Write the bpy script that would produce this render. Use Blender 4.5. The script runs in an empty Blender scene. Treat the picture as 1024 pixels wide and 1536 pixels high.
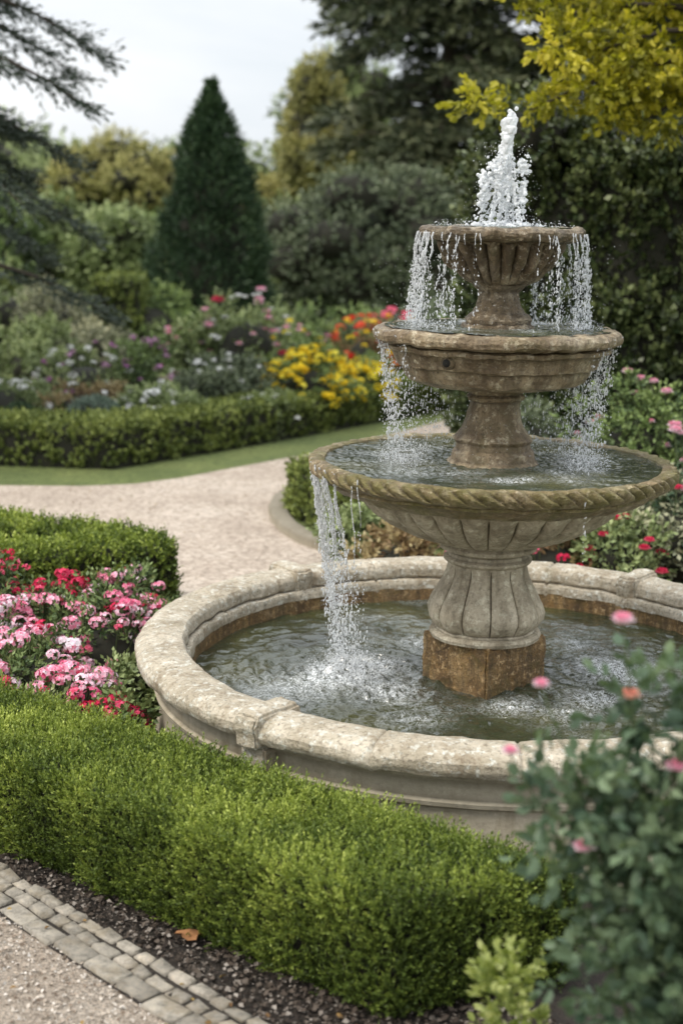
import bpy, math, numpy as np
from mathutils import Matrix, Vector
rng=np.random.default_rng(7)
C=bpy.context.scene.collection
def link(o,parent=None):
    C.objects.link(o)
    if parent is not None: o.parent=parent
    return o
def empty(name):
    return link(bpy.data.objects.new(name,None))
def unit(a):
    return a/np.maximum(np.linalg.norm(a,axis=-1,keepdims=True),1e-9)

# ---------------------------------------------------------------- noise
def _h(i,j,k,s):
    n=(i*374761393+j*668265263+k*2147483647+s*974634777)&0xffffffff
    n=((n^(n>>13))*1274126177)&0xffffffff
    n=n^(n>>16)
    return (n&0xffff)/65535.0
def vnoise(P,s=0):
    P=np.asarray(P,float); I=np.floor(P).astype(np.int64); f=P-I; f=f*f*(3-2*f)
    r=0
    for a in (0,1):
        for b in (0,1):
            for c in (0,1):
                w=(f[:,0] if a else 1-f[:,0])*(f[:,1] if b else 1-f[:,1])*(f[:,2] if c else 1-f[:,2])
                r=r+w*_h(I[:,0]+a,I[:,1]+b,I[:,2]+c,s)
    return r*2-1
def fbm(P,o=4,s=0):
    r=0;a=1
    for i in range(o):
        r=r+a*vnoise(P*2**i,s+i); a*=.5
    return r/2

# ---------------------------------------------------------------- mesh helpers
def mesh_np(name,V,F,mat,tone=None,smooth=False,parent=None,vattr=None):
    V=np.asarray(V,np.float32); F=np.asarray(F,np.int32); k=F.shape[1]
    m=bpy.data.meshes.new(name)
    m.vertices.add(len(V)); m.vertices.foreach_set("co",V.ravel())
    m.loops.add(F.size); m.loops.foreach_set("vertex_index",F.ravel())
    m.polygons.add(len(F)); m.polygons.foreach_set("loop_start",np.arange(0,F.size,k,dtype=np.int32))
    if smooth: m.polygons.foreach_set("use_smooth",np.ones(len(F),bool))
    m.update(calc_edges=True)
    if tone is not None:
        a=m.attributes.new("tone",'FLOAT','FACE'); a.data.foreach_set("value",np.asarray(tone,np.float32))
    if vattr:
        for n,v in vattr.items():
            a=m.attributes.new(n,'FLOAT','POINT'); a.data.foreach_set("value",np.asarray(v,np.float32))
    m.materials.append(mat)
    o=bpy.data.objects.new(name,m)
    return link(o,parent)
class Buf:
    def __init__(s): s.V=[];s.F=[];s.T=[];s.n=0
    def add(s,V,F,T=None):
        s.V.append(V); s.F.append(F+s.n); s.n+=len(V)
        s.T.append(np.zeros(len(F)) if T is None else T)
    def make(s,name,mat,smooth=False,parent=None):
        if not s.V: return None
        return mesh_np(name,np.concatenate(s.V),np.concatenate(s.F),mat,np.concatenate(s.T),smooth,parent)
def leaves(buf,P,D,N,L,W,T,fold=.15,fine=False):
    n=len(P); D=unit(D); S=unit(np.cross(D,N)); N=unit(np.cross(S,D))
    L=np.broadcast_to(L,(n,)).reshape(n,1); W=np.broadcast_to(W,(n,)).reshape(n,1)
    if not fine:
        V=np.stack([P,P+D*L*.5+S*W*.5+N*W*fold,P+D*L,P+D*L*.5-S*W*.5+N*W*fold],1).reshape(-1,3)
        F=np.arange(n)[:,None]*4+np.array([0,1,2,3])
        buf.add(V,F,T)
    else:
        V=np.stack([P,P+D*L*.28+S*W*.42+N*W*fold,P+D*L*.68+S*W*.45+N*W*fold,P+D*L-N*W*.15,
                    P+D*L*.68-S*W*.45+N*W*fold,P+D*L*.28-S*W*.42+N*W*fold],1).reshape(-1,3)
        b=np.arange(n)[:,None]*6
        F=np.concatenate([b+np.array([0,1,2,3]),b+np.array([0,3,4,5])])
        buf.add(V,F,np.concatenate([T,T]))
def sprigs(buf,B,D,length,K,L,W,spread=.8,tonebase=None,fine=False,jit=.25):
    M=len(B); D=unit(D)
    ref=np.where(np.abs(D[:,2:3])>.9,np.array([[1.,0,0]]),np.array([[0,0,1.]]))
    U=unit(np.cross(D,ref)); Vv=np.cross(D,U)
    if tonebase is None: tonebase=rng.random(M)*.5+.1
    length=np.broadcast_to(length,(M,))
    ph0=rng.random(M)*6.28
    for k in range(K):
        t=(k+.6)/K
        ph=ph0+k*2.4+rng.normal(0,.3,M)
        rad=U*np.cos(ph)[:,None]+Vv*np.sin(ph)[:,None]
        sp=spread*(1.1-.6*t)+rng.normal(0,jit,M)
        d=D*np.cos(sp)[:,None]+rad*np.sin(sp)[:,None]
        P=B+D*(length*t)[:,None]
        nrm=D*np.sin(sp)[:,None]-rad*np.cos(sp)[:,None]+rng.normal(0,.35,(M,3))
        s=(.75+.5*rng.random(M))
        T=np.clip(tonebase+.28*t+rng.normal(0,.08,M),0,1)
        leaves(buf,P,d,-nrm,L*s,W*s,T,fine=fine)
def tube(buf,pts,rad,seg=7,tone=.5):
    pts=np.asarray(pts,float); n=len(pts); rad=np.broadcast_to(rad,(n,))
    t=unit(np.gradient(pts,axis=0)); ref=np.array([0.13,.97,.2]); u=unit(np.cross(t,ref)); v=np.cross(t,u)
    a=np.linspace(0,2*np.pi,seg,endpoint=False)
    V=(pts[:,None]+rad[:,None,None]*(u[:,None]*np.cos(a)[None,:,None]+v[:,None]*np.sin(a)[None,:,None])).reshape(-1,3)
    i=np.arange(n-1)[:,None]*seg; j=np.arange(seg)[None]; j2=(j+1)%seg
    F=np.stack([i+j,i+j2,i+seg+j2,i+seg+j],-1).reshape(-1,4)
    buf.add(V,F,np.full(len(F),tone))

# ---------------------------------------------------------------- materials
def newmat(name):
    m=bpy.data.materials.new(name); m.use_nodes=True; nt=m.node_tree
    return m,nt,nt.nodes["Principled BSDF"],nt.nodes["Material Output"]
def ramp(nt,fac,cols,pos=None):
    r=nt.nodes.new("ShaderNodeValToRGB"); e=r.color_ramp.elements
    pos=pos or [i/(len(cols)-1) for i in range(len(cols))]
    e[0].position=pos[0]; e[0].color=(*cols[0],1); e[1].position=pos[-1]; e[1].color=(*cols[-1],1)
    for p,c in list(zip(pos,cols))[1:-1]:
        x=e.new(p); x.color=(*c,1)
    nt.links.new(fac,r.inputs[0]); return r.outputs[0]
def noise(nt,scale,detail=5,rough=.6,co=None,dist=0):
    n=nt.nodes.new("ShaderNodeTexNoise"); n.inputs["Scale"].default_value=scale; n.inputs["Detail"].default_value=detail
    n.inputs["Roughness"].default_value=rough; n.inputs["Distortion"].default_value=dist
    if co is None:
        co=nt.nodes.get("TC") or nt.nodes.new("ShaderNodeTexCoord"); co.name="TC"; co=co.outputs["Object"]
    nt.links.new(co,n.inputs["Vector"]); return n.outputs["Fac"]
def mix(nt,fac,a,b,mode='MIX'):
    m=nt.nodes.new("ShaderNodeMix"); m.data_type='RGBA'; m.blend_type=mode
    for inp,v in ((m.inputs[0],fac),(m.inputs[6],a),(m.inputs[7],b)):
        if isinstance(v,(int,float)): inp.default_value=v
        elif isinstance(v,tuple): inp.default_value=(*v,1)
        else: nt.links.new(v,inp)
    return m.outputs[2]
def bump(nt,h,strength,dist,bs):
    b=nt.nodes.new("ShaderNodeBump"); b.inputs["Strength"].default_value=strength; b.inputs["Distance"].default_value=dist
    nt.links.new(h,b.inputs["Height"]); nt.links.new(b.outputs[0],bs.inputs["Normal"])
def leafmat(name,cols,transl=0.,rough=.5,spec=.3,gain=1.45,tt=(1.4,1.5,.6)):
    cols=[tuple(min(.9,x*gain) for x in c) for c in cols]
    m,nt,b,out=newmat(name)
    a=nt.nodes.new("ShaderNodeAttribute"); a.attribute_name="tone"
    c=ramp(nt,a.outputs["Fac"],cols)
    nt.links.new(c,b.inputs["Base Color"]); b.inputs["Roughness"].default_value=rough
    b.inputs["Specular IOR Level"].default_value=spec
    if transl>0:
        t=nt.nodes.new("ShaderNodeBsdfTranslucent"); nt.links.new(mix(nt,1.0,c,tt,'MULTIPLY'),t.inputs["Color"])
        s=nt.nodes.new("ShaderNodeMixShader"); s.inputs[0].default_value=transl
        nt.links.new(b.outputs[0],s.inputs[1]); nt.links.new(t.outputs[0],s.inputs[2]); nt.links.new(s.outputs[0],out.inputs[0])
    return m
def plain(name,c,rough=.9):
    m,nt,b,o=newmat(name); 
    nt.links.new(mix(nt,noise(nt,6),tuple(x*.6 for x in c),tuple(x*1.3 for x in c)),b.inputs["Base Color"]); b.inputs["Roughness"].default_value=rough
    return m
def stonemat(name,c_dark,c_mid,c_light,stain,stain_amt,moss,moss_amt,wet=.75,scale=1.,bs=.5,lich=.5):
    wm=lambda c:(c[0]*1.04,c[1]*.98,c[2]*.86)
    c_dark,c_mid,c_light=wm(c_dark),wm(c_mid),wm(c_light)
    m,nt,b,o=newmat(name)
    c=ramp(nt,noise(nt,5*scale,8,.65),[c_dark,c_mid,c_light],[.3,.5,.68])
    sp=noise(nt,55*scale,4,.7)
    c=mix(nt,ramp(nt,sp,[(0,0,0),(lich,)*3],[.5,.66]),c,tuple(x*.4 for x in c_dark))
    c=mix(nt,ramp(nt,noise(nt,24*scale,5,.75),[(0,0,0),(lich,)*3],[.54,.62]),c,tuple(min(.78,x*1.35+.05) for x in c_light))
    tc=nt.nodes["TC"]; mp=nt.nodes.new("ShaderNodeMapping"); mp.inputs["Scale"].default_value=(9,9,1.3); nt.links.new(tc.outputs["Object"],mp.inputs[0])
    st=noise(nt,1.3*scale,7,.7,mp.outputs[0])
    lo=.62-.3*stain_amt
    c=mix(nt,ramp(nt,st,[(0,0,0),(1,1,1)],[lo,lo+.2]),c,mix(nt,.68,c,stain))
    lo=.66-.3*moss_amt
    c=mix(nt,ramp(nt,noise(nt,3.2*scale,9,.8,dist=.5),[(0,0,0),(1,1,1)],[lo,lo+.16]),c,mix(nt,.7,c,moss))
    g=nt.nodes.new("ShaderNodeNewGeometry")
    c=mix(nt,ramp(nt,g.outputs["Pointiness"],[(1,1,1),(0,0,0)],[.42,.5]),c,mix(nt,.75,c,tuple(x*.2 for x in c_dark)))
    nt.links.new(c,b.inputs["Base Color"]); b.inputs["Roughness"].default_value=wet
    h=mix(nt,.5,noise(nt,90*scale,5,.7),noise(nt,18*scale,6,.6))
    bump(nt,h,bs,.02,b)
    return m

M={}
M['box']=leafmat("boxwood_leaf",[(.014,.022,.004),(.052,.076,.014),(.14,.172,.032),(.27,.3,.07)],.15,gain=1.75)
M['boxfar']=leafmat("boxwood_leaf_far",[(.02,.028,.008),(.06,.08,.02),(.13,.155,.038),(.2,.225,.065)],gain=1.7)  # far hedges: flatter leaf tones than the near boxwood
M['core']=plain("foliage_core",(.016,.016,.008))  # solid dark filler inside hedges, bushes and trees
M['ivy']=leafmat("ivy_leaf",[(.008,.014,.006),(.022,.036,.013),(.05,.064,.022),(.11,.13,.05)],0,.4,.4,gain=1.5)
M['yew']=leafmat("yew_needle",[(.006,.014,.007),(.016,.033,.015),(.032,.056,.024),(.055,.085,.034)],.0,gain=1.6)
M['pine']=leafmat("pine_needle",[(.014,.02,.012),(.03,.04,.022),(.06,.07,.036),(.11,.115,.06)],gain=1.6)
M['spruce']=leafmat("spruce_needle",[(.012,.02,.014),(.024,.036,.025),(.045,.06,.042),(.08,.095,.07)],.0,gain=1.4)
M['olive']=leafmat("olive_leaf",[(.022,.03,.018),(.05,.064,.036),(.09,.11,.062),(.15,.17,.1)],gain=1.7)
M['maple']=leafmat("maple_leaf",[(.06,.065,.01),(.17,.165,.018),(.3,.27,.03),(.42,.36,.05)],.35,gain=1.45)
M['dist_y']=leafmat("autumn_leaf",[(.07,.07,.025),(.15,.148,.05),(.24,.225,.08),(.32,.29,.12)],gain=1.6)  # distance haze put into the leaf colour
M['dist_g']=leafmat("tree_leaf",[(.04,.052,.024),(.085,.11,.043),(.145,.178,.072),(.21,.24,.11)],gain=1.75)  # lightened leaf colour carries the haze of the background
M['shrub']=leafmat("shrub_leaf",[(.02,.036,.015),(.065,.095,.032),(.125,.17,.055),(.2,.25,.09)],gain=1.7)
M['bedleaf']=leafmat("bedding_leaf",[(.012,.024,.01),(.04,.065,.022),(.09,.125,.04),(.17,.21,.08)],gain=1.5)
M['greyleaf']=leafmat("grey_leaf",[(.07,.075,.05),(.14,.15,.09),(.22,.22,.14),(.3,.29,.18)],gain=1.5)
M['rose']=leafmat("rose_leaf",[(.02,.04,.026),(.05,.08,.048),(.09,.13,.075),(.16,.205,.12)],.2,.4,gain=1.4)
M['lime']=leafmat("lime_leaf",[(.1,.14,.03),(.22,.26,.07),(.36,.39,.15),(.55,.55,.28)],.3,gain=1.1)
M['red_leaf']=leafmat("bronze_leaf",[(.06,.035,.02),(.14,.085,.04),(.22,.17,.08),(.3,.25,.13)],gain=1.4)
def petal(name,cols): return leafmat(name,cols,.3,.6,.2,gain=1.1,tt=(1.,1.,1.))
M['p_pink']=petal("pink_petal",[(.66,.1,.22),(.82,.28,.4),(.85,.5,.6),(.85,.74,.78)])
M['p_crim']=petal("crimson_petal",[(.4,.008,.04),(.58,.02,.08),(.7,.07,.15),(.78,.2,.3)])
M['p_red']=petal("red_petal",[(.5,.015,.01),(.7,.04,.02),(.8,.1,.05),(.8,.24,.1)])
M['p_yel']=petal("yellow_petal",[(.6,.38,.01),(.8,.58,.02),(.85,.68,.04),(.88,.78,.15)])
M['p_white']=petal("white_petal",[(.6,.6,.55),(.75,.75,.73),(.82,.82,.8),(.85,.85,.85)])
M['p_coral']=petal("coral_petal",[(.65,.14,.1),(.78,.3,.22),(.85,.45,.36),(.88,.65,.55)])
M['p_purp']=petal("purple_petal",[(.35,.1,.3),(.5,.18,.45),(.6,.3,.55),(.7,.45,.62)])
M['bark']=plain("bark",(.07,.055,.04)); M['stem']=plain("green_stem",(.07,.1,.035))
M['stone']=stonemat("weathered_limestone",(.27,.24,.19),(.42,.385,.32),(.56,.52,.45),(.11,.085,.045),.5,(.15,.135,.05),.25)
M['coping']=stonemat("coping_limestone",(.33,.29,.23),(.49,.45,.385),(.66,.62,.56),(.2,.13,.06),.36,(.17,.14,.06),.34,.6,1.3,.9,.75)
M['wall']=stonemat("basin_wall_stone",(.37,.34,.28),(.44,.41,.35),(.52,.485,.42),(.24,.19,.11),.38,(.2,.165,.09),.18,.85,.7,.35,.25)
M['stone_mid']=stonemat("wet_sandstone",(.19,.14,.085),(.35,.28,.19),(.54,.48,.38),(.075,.045,.02),.8,(.12,.1,.035),.45,.35,1.2,1.,.75)
M['stone_top']=stonemat("encrusted_stone",(.12,.088,.055),(.24,.185,.12),(.46,.41,.33),(.05,.033,.016),.85,(.1,.09,.03),.45,.35,1.5,1.,.85)
M['stone_moss']=stonemat("mossy_rim",(.18,.13,.07),(.32,.25,.15),(.5,.44,.33),(.07,.045,.014),.78,(.15,.14,.025),.8,.35,1.3,1.,.8)
M['plinth']=stonemat("algae_stone",(.12,.07,.028),(.3,.185,.07),(.46,.33,.17),(.04,.024,.008),.72,(.12,.1,.02),.5,.35,1.8,1.,.9)

def surf(name,cols,scale,bstr,bdist,rough=.95,fine=120,pos=None,mid=None):
    m,nt,b,o=newmat(name)
    c=ramp(nt,noise(nt,scale,9,.7),cols,pos or [.3,.5,.7])
    v=noise(nt,fine,3,.8)
    c=mix(nt,1.,c,ramp(nt,v,[(.4,.4,.4),(1,1,1),(1.6,1.55,1.5)],[.35,.5,.66]),'MULTIPLY')
    if mid:
        c=mix(nt,.9,c,ramp(nt,noise(nt,mid,6,.85),[(.45,.43,.4),(1,1,1),(1.35,1.33,1.3)],[.36,.5,.64]),'MULTIPLY')
    nt.links.new(c,b.inputs["Base Color"]); b.inputs["Roughness"].default_value=rough
    bump(nt,v,bstr,bdist,b); return m
M['grass']=surf("lawn",[(.085,.115,.032),(.13,.165,.048),(.175,.205,.063)],1.3,.6,.03,fine=60,mid=14)
M['soil']=surf("dark_soil",[(.028,.02,.015),(.055,.043,.033),(.1,.084,.068)],6,1,.03,fine=150,mid=50)
M['gravel']=surf("sandy_gravel",[(.36,.29,.225),(.46,.385,.31),(.55,.48,.4)],2.5,1.,.02,fine=120,mid=45)
def pathmat():
    m,nt,b,o=newmat("path_gravel")
    tc=nt.nodes.new("ShaderNodeTexCoord"); tc.name="TC"
    v=nt.nodes.new("ShaderNodeTexVoronoi"); v.feature='DISTANCE_TO_EDGE'; v.inputs["Scale"].default_value=11
    nt.links.new(tc.outputs["Object"],v.inputs["Vector"])
    c=ramp(nt,noise(nt,1.1,9,.75),[(.34,.275,.22),(.46,.385,.315),(.56,.485,.41)],[.3,.5,.7])
    c=mix(nt,.6,c,ramp(nt,v.outputs["Distance"],[(.5,.47,.44),(1,1,1)],[.0,.1]),'MULTIPLY')
    c=mix(nt,1.,c,ramp(nt,noise(nt,26,6,.85),[(.45,.43,.4),(1,1,1),(1.3,1.3,1.3)],[.36,.5,.64]),'MULTIPLY')
    c=mix(nt,ramp(nt,noise(nt,13,5,.75),[(0,0,0),(.8,.8,.8)],[.61,.66]),c,(.2,.15,.09))
    nt.links.new(c,b.inputs["Base Color"]); b.inputs["Roughness"].default_value=.9
    bump(nt,v.outputs["Distance"],.3,.02,b); return m
M['path']=pathmat()
def settmat():
    m,nt,b,o=newmat("granite_sett")
    a=nt.nodes.new("ShaderNodeAttribute"); a.attribute_name="tone"
    c=ramp(nt,a.outputs["Fac"],[(.25,.225,.185),(.35,.315,.26),(.44,.39,.32)])
    c=mix(nt,.9,c,ramp(nt,noise(nt,30,7,.75),[(.35,.35,.33),(1,1,1),(1.4,1.35,1.25)],[.3,.5,.7]),'MULTIPLY')
    c=mix(nt,ramp(nt,noise(nt,7,5,.7),[(0,0,0),(.6,.6,.6)],[.5,.62]),c,(.22,.175,.11))
    nt.links.new(c,b.inputs["Base Color"]); b.inputs["Roughness"].default_value=.85; bump(nt,noise(nt,90,6,.75),.7,.012,b); return m
M['sett']=settmat()
def watermat(name,deep,foamcol=(.85,.88,.9)):
    m,nt,b,o=newmat(name)
    c=ramp(nt,noise(nt,2.5,4),[tuple(x*.5 for x in deep),deep,(deep[0]*1.7,deep[1]*1.45,deep[2]*1.1)],[.3,.5,.7])
    f=nt.nodes.new("ShaderNodeAttribute"); f.attribute_name="foam"
    n=ramp(nt,noise(nt,44,9,.85,dist=1.8),[(0,0,0),(1,1,1)],[.46,.6])
    mm=nt.nodes.new("ShaderNodeMath"); mm.operation='MULTIPLY'; nt.links.new(f.outputs["Fac"],mm.inputs[0]); nt.links.new(n,mm.inputs[1]); mm.use_clamp=True
    nt.links.new(mix(nt,mm.outputs[0],c,foamcol),b.inputs["Base Color"])
    r=nt.nodes.new("ShaderNodeMapRange"); nt.links.new(mm.outputs[0],r.inputs[0]); r.inputs[3].default_value=.02; r.inputs[4].default_value=.5
    nt.links.new(r.outputs[0],b.inputs["Roughness"]); b.inputs["IOR"].default_value=1.45
    b.inputs["Specular IOR Level"].default_value=1.
    bump(nt,noise(nt,16,3,.55,dist=.8),.55,.025,b); return m
M['water']=watermat("basin_water",(.036,.042,.02)); M['water3']=watermat("bowl_water",(.05,.058,.036))
def dropmat():
    m,nt,b,o=newmat("falling_water")
    b.inputs["Base Color"].default_value=(.93,.95,.97,1); b.inputs["Roughness"].default_value=.1; b.inputs["IOR"].default_value=1.33
    b.inputs["Transmission Weight"].default_value=.5; b.inputs["Specular IOR Level"].default_value=1.; return m
M['drop']=dropmat()

# ---------------------------------------------------------------- flat sheets
def sheet(name,pts,z,mat):
    import bmesh
    bm=bmesh.new(); vs=[bm.verts.new((x,y,z)) for x,y in pts]; f=bm.faces.new(vs)
    bmesh.ops.recalc_face_normals(bm,faces=[f])
    if f.normal.z<0: f.normal_flip()
    bmesh.ops.triangulate(bm,faces=bm.faces[:])
    me=bpy.data.meshes.new(name); bm.to_mesh(me); bm.free(); me.materials.append(mat); return link(bpy.data.objects.new(name,me))
sheet("ground",[(-400,-60),(400,-60),(400,700),(-400,700)],0,M['grass'])
path_pts=[(-12,11.4),(-5,11.9),(-2.85,12.05),(-2.2,12.1),(-1.77,12.25),(-1.4,12.6),(-1.11,13.0),(-.22,14.2),(1.36,17),(3,20),(5,24),(6,23),(4,19),(1.2,13.6),(.1,12.6),(-.35,12),(-.5,11.2),(-.34,10.46),(-.05,9.88),(.6,9.3),(2,9),(3.5,8.6),(3.5,6.5),(-.75,6.5),(-1.0,7.6),(-1.2,8.2),(-3.4,9.6),(-12,9.6)]
sheet("path",path_pts,.008,M['path'])
nx,ny=260,260
gx,gy=np.meshgrid(np.linspace(-3.2,3.4,nx),np.linspace(1.0,9.6,ny))
P0=np.stack([gx.ravel(),gy.ravel(),np.zeros(gx.size)],1)
hz=.004+.014*np.maximum(fbm(P0*9,4,3)+.2,0)
hz=np.where(P0[:,1]>6.9,-.01,hz)
d0=(P0[:,0]+P0[:,1])*.7071; hz=np.where(d0<2.57,-.02,hz)
P0[:,2]=hz
ii=(np.arange(ny-1)[:,None]*nx+np.arange(nx-1)[None]).ravel()
mesh_np("soil",P0,np.stack([ii,ii+1,ii+nx+1,ii+nx],1),M['soil'],smooth=True)
n=np.array([.7071,.7071]); tdir=np.array([.7071,-.7071])
def pn(d,t): return tuple(n*d+tdir*t)
sheet("gravel",[pn(2.39,-12),pn(2.39,8),pn(-9,8),pn(-9,-12)],.008,M['gravel'])
sheet("mortar_bed",[pn(2.60,-7),pn(2.60,4),pn(2.38,4),pn(2.38,-7)],.012,M['soil'])
sb=Buf()
def block(c,u,w,l,wd,z0,z1,tone,bev=.008):
    u=np.array([*u,0.]);w=np.array([*w,0.])
    q=[(-1,-1),(1,-1),(1,1),(-1,1)]
    V=[]
    for (zz,ins) in ((z0,0),(z1-bev,0),(z1,bev)):
        for a,b in q: V.append(np.array([c[0],c[1],zz])+u*(a*(l/2-ins))+w*(b*(wd/2-ins))+rng.normal(0,.0032,3))
    F=[]
    for k in (0,4):
        for i in range(4): F.append([k+i,k+(i+1)%4,k+4+(i+1)%4,k+4+i])
    F.append([8,9,10,11])
    sb.add(np.array(V),np.array(F),np.full(9,tone))
for row,(d,wd,lm) in enumerate([(2.428,.085,.14),(2.498,.058,.095),(2.558,.056,.085)]):
    t=-6.
    while t<2.5:
        l=lm*(.75+.5*rng.random())
        c=n*(d+rng.normal(0,.003))+tdir*(t+l/2)
        a=rng.normal(0,.05); u=tdir*math.cos(a)+n*math.sin(a); w=-tdir*math.sin(a)+n*math.cos(a)
        block(c,u,w,l-.011,wd-.009,-.02,.023+rng.normal(0,.003),rng.random(),.006)
        t+=l
sb.make("stone_border",M['sett'])
cp=[(.75,9.3),(.3,9.55),(-.05,9.88),(-.24,10.15),(-.38,10.5),(-.46,10.85),(-.5,11.2),(-.48,11.6),(-.38,12.0),(-.1,12.45)]
cp=np.array(cp); Vc=[];
tt=unit(np.gradient(cp,axis=0)); nn=np.stack([-tt[:,1],tt[:,0]],1)
for zz,o_ in ((0,-.07),(.06,-.07),(.075,-.055),(.075,.055),(.06,.07),(0,.07)):
    Vc.append(np.concatenate([cp+nn*o_,np.full((len(cp),1),zz)],1))
Vc=np.stack(Vc,1).reshape(-1,3); i=np.arange(len(cp)-1)[:,None]*6; j=np.arange(5)[None]
mesh_np("stone_curb",Vc,np.stack([i+j,i+j+1,i+6+j+1,i+6+j],-1).reshape(-1,4),M['wall'])
def chips(name,pts,size,mat,flat=.5):
    b=Buf(); m=len(pts); s=size*(.3+rng.random(m)**2*1.5)
    D=unit(rng.normal(0,1,(m,3))*np.array([1,1,flat])); N=unit(rng.normal(0,.6,(m,3))+np.array([0,0,1.]))
    leaves(b,pts,D,N,s,s*.7,rng.random(m),fold=.25); return b.make(name,mat)
m_=22000; t=rng.uniform(-5,-1.5,m_); d=rng.uniform(2.585,3.2,m_); pp=np.stack([n[0]*d+tdir[0]*t,n[1]*d+tdir[1]*t,rng.uniform(.014,.024,m_)],1)
chips("bark_mulch",pp,.015,leafmat("mulch_chip",[(.02,.014,.011),(.05,.037,.028),(.085,.065,.05),(.13,.105,.085),(.34,.3,.26)],.0,.9,gain=1.),.4)
m_=26000; t=rng.uniform(-5,-1.5,m_); d=rng.uniform(1.3,2.395,m_); pp=np.stack([n[0]*d+tdir[0]*t,n[1]*d+tdir[1]*t,rng.uniform(.010,.014,m_)],1)
chips("gravel_grit",pp,.011,leafmat("grit",[(.14,.1,.07),(.3,.24,.185),(.45,.38,.31),(.55,.49,.42),(.68,.63,.57)],.0,.9,gain=1.),.35)
for (x,y,a) in ((-.45,4.30,.6),(-.21,4.36,2.6)):
    th=np.linspace(0,2*np.pi,14,endpoint=False); rr=.04*(1+.28*np.cos(3*th)+.1*np.cos(7*th))
    V=[[0,0,.012]]+[[r*math.cos(q+a)*1.2,r*math.sin(q+a)*.7,.012+.018*abs(math.sin(q*1.5))] for r,q in zip(rr,th)]
    V=np.array(V)+np.array([x,y,.022]); F=np.array([[0,1+k,1+(k+1)%14] for k in range(14)])
    mesh_np("fallen_leaf",V,F,plain("dry_leaf",(.36,.17,.07)))
b=Buf(); m_=70; t=rng.uniform(-4.4,-1.8,m_); d=rng.uniform(1.9,3.0,m_); pp=np.stack([n[0]*d+tdir[0]*t,n[1]*d+tdir[1]*t,np.full(m_,.028)],1)
q=np.stack([rng.uniform(-3,.2,60),rng.uniform(9.4,12.5,60),np.full(60,.016)],1); pp=np.concatenate([pp,q]); m_=len(pp)
leaves(b,pp,rng.normal(0,1,(m_,3))*np.array([1,1,.15]),rng.normal(0,.3,(m_,3))+np.array([0,0,1.]),.016+.014*rng.random(m_),.012,rng.random(m_),fold=.3,fine=True)
b.make("leaf_litter",leafmat("litter",[(.1,.05,.02),(.2,.12,.04),(.3,.2,.07),(.14,.16,.04)],0,.8,gain=1.))

# ---------------------------------------------------------------- hedges
def inpoly(px,py,poly):
    r=np.zeros(len(px),bool); j=len(poly)-1
    for i in range(len(poly)):
        xi,yi=poly[i]; xj,yj=poly[j]
        c=((yi>py)!=(yj>py))&(px<(xj-xi)*(py-yi)/(yj-yi+1e-12)+xi); r^=c; j=i
    return r
def edist(px,py,poly):
    d=np.full(len(px),9.)
    for i in range(len(poly)):
        a=np.array(poly[i]);b=np.array(poly[(i+1)%len(poly)]);ab=b-a
        t=np.clip(((px-a[0])*ab[0]+(py-a[1])*ab[1])/(ab@ab),0,1)
        d=np.minimum(d,np.hypot(px-a[0]-t*ab[0],py-a[1]-t*ab[1]))
    return d
def inset(poly,w):
    out=[];m=len(poly)
    for i in range(m):
        p=np.array(poly[i],float);a=p-np.array(poly[i-1]);b=np.array(poly[(i+1)%m])-p
        a/=np.linalg.norm(a);b/=np.linalg.norm(b)
        na=np.array([-a[1],a[0]]);nb=np.array([-b[1],b[0]]);s=na+nb;s/=max(np.linalg.norm(s),1e-6)
        out.append(tuple(p+s*w/max(.6,float(s@na))))
    return out
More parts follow.
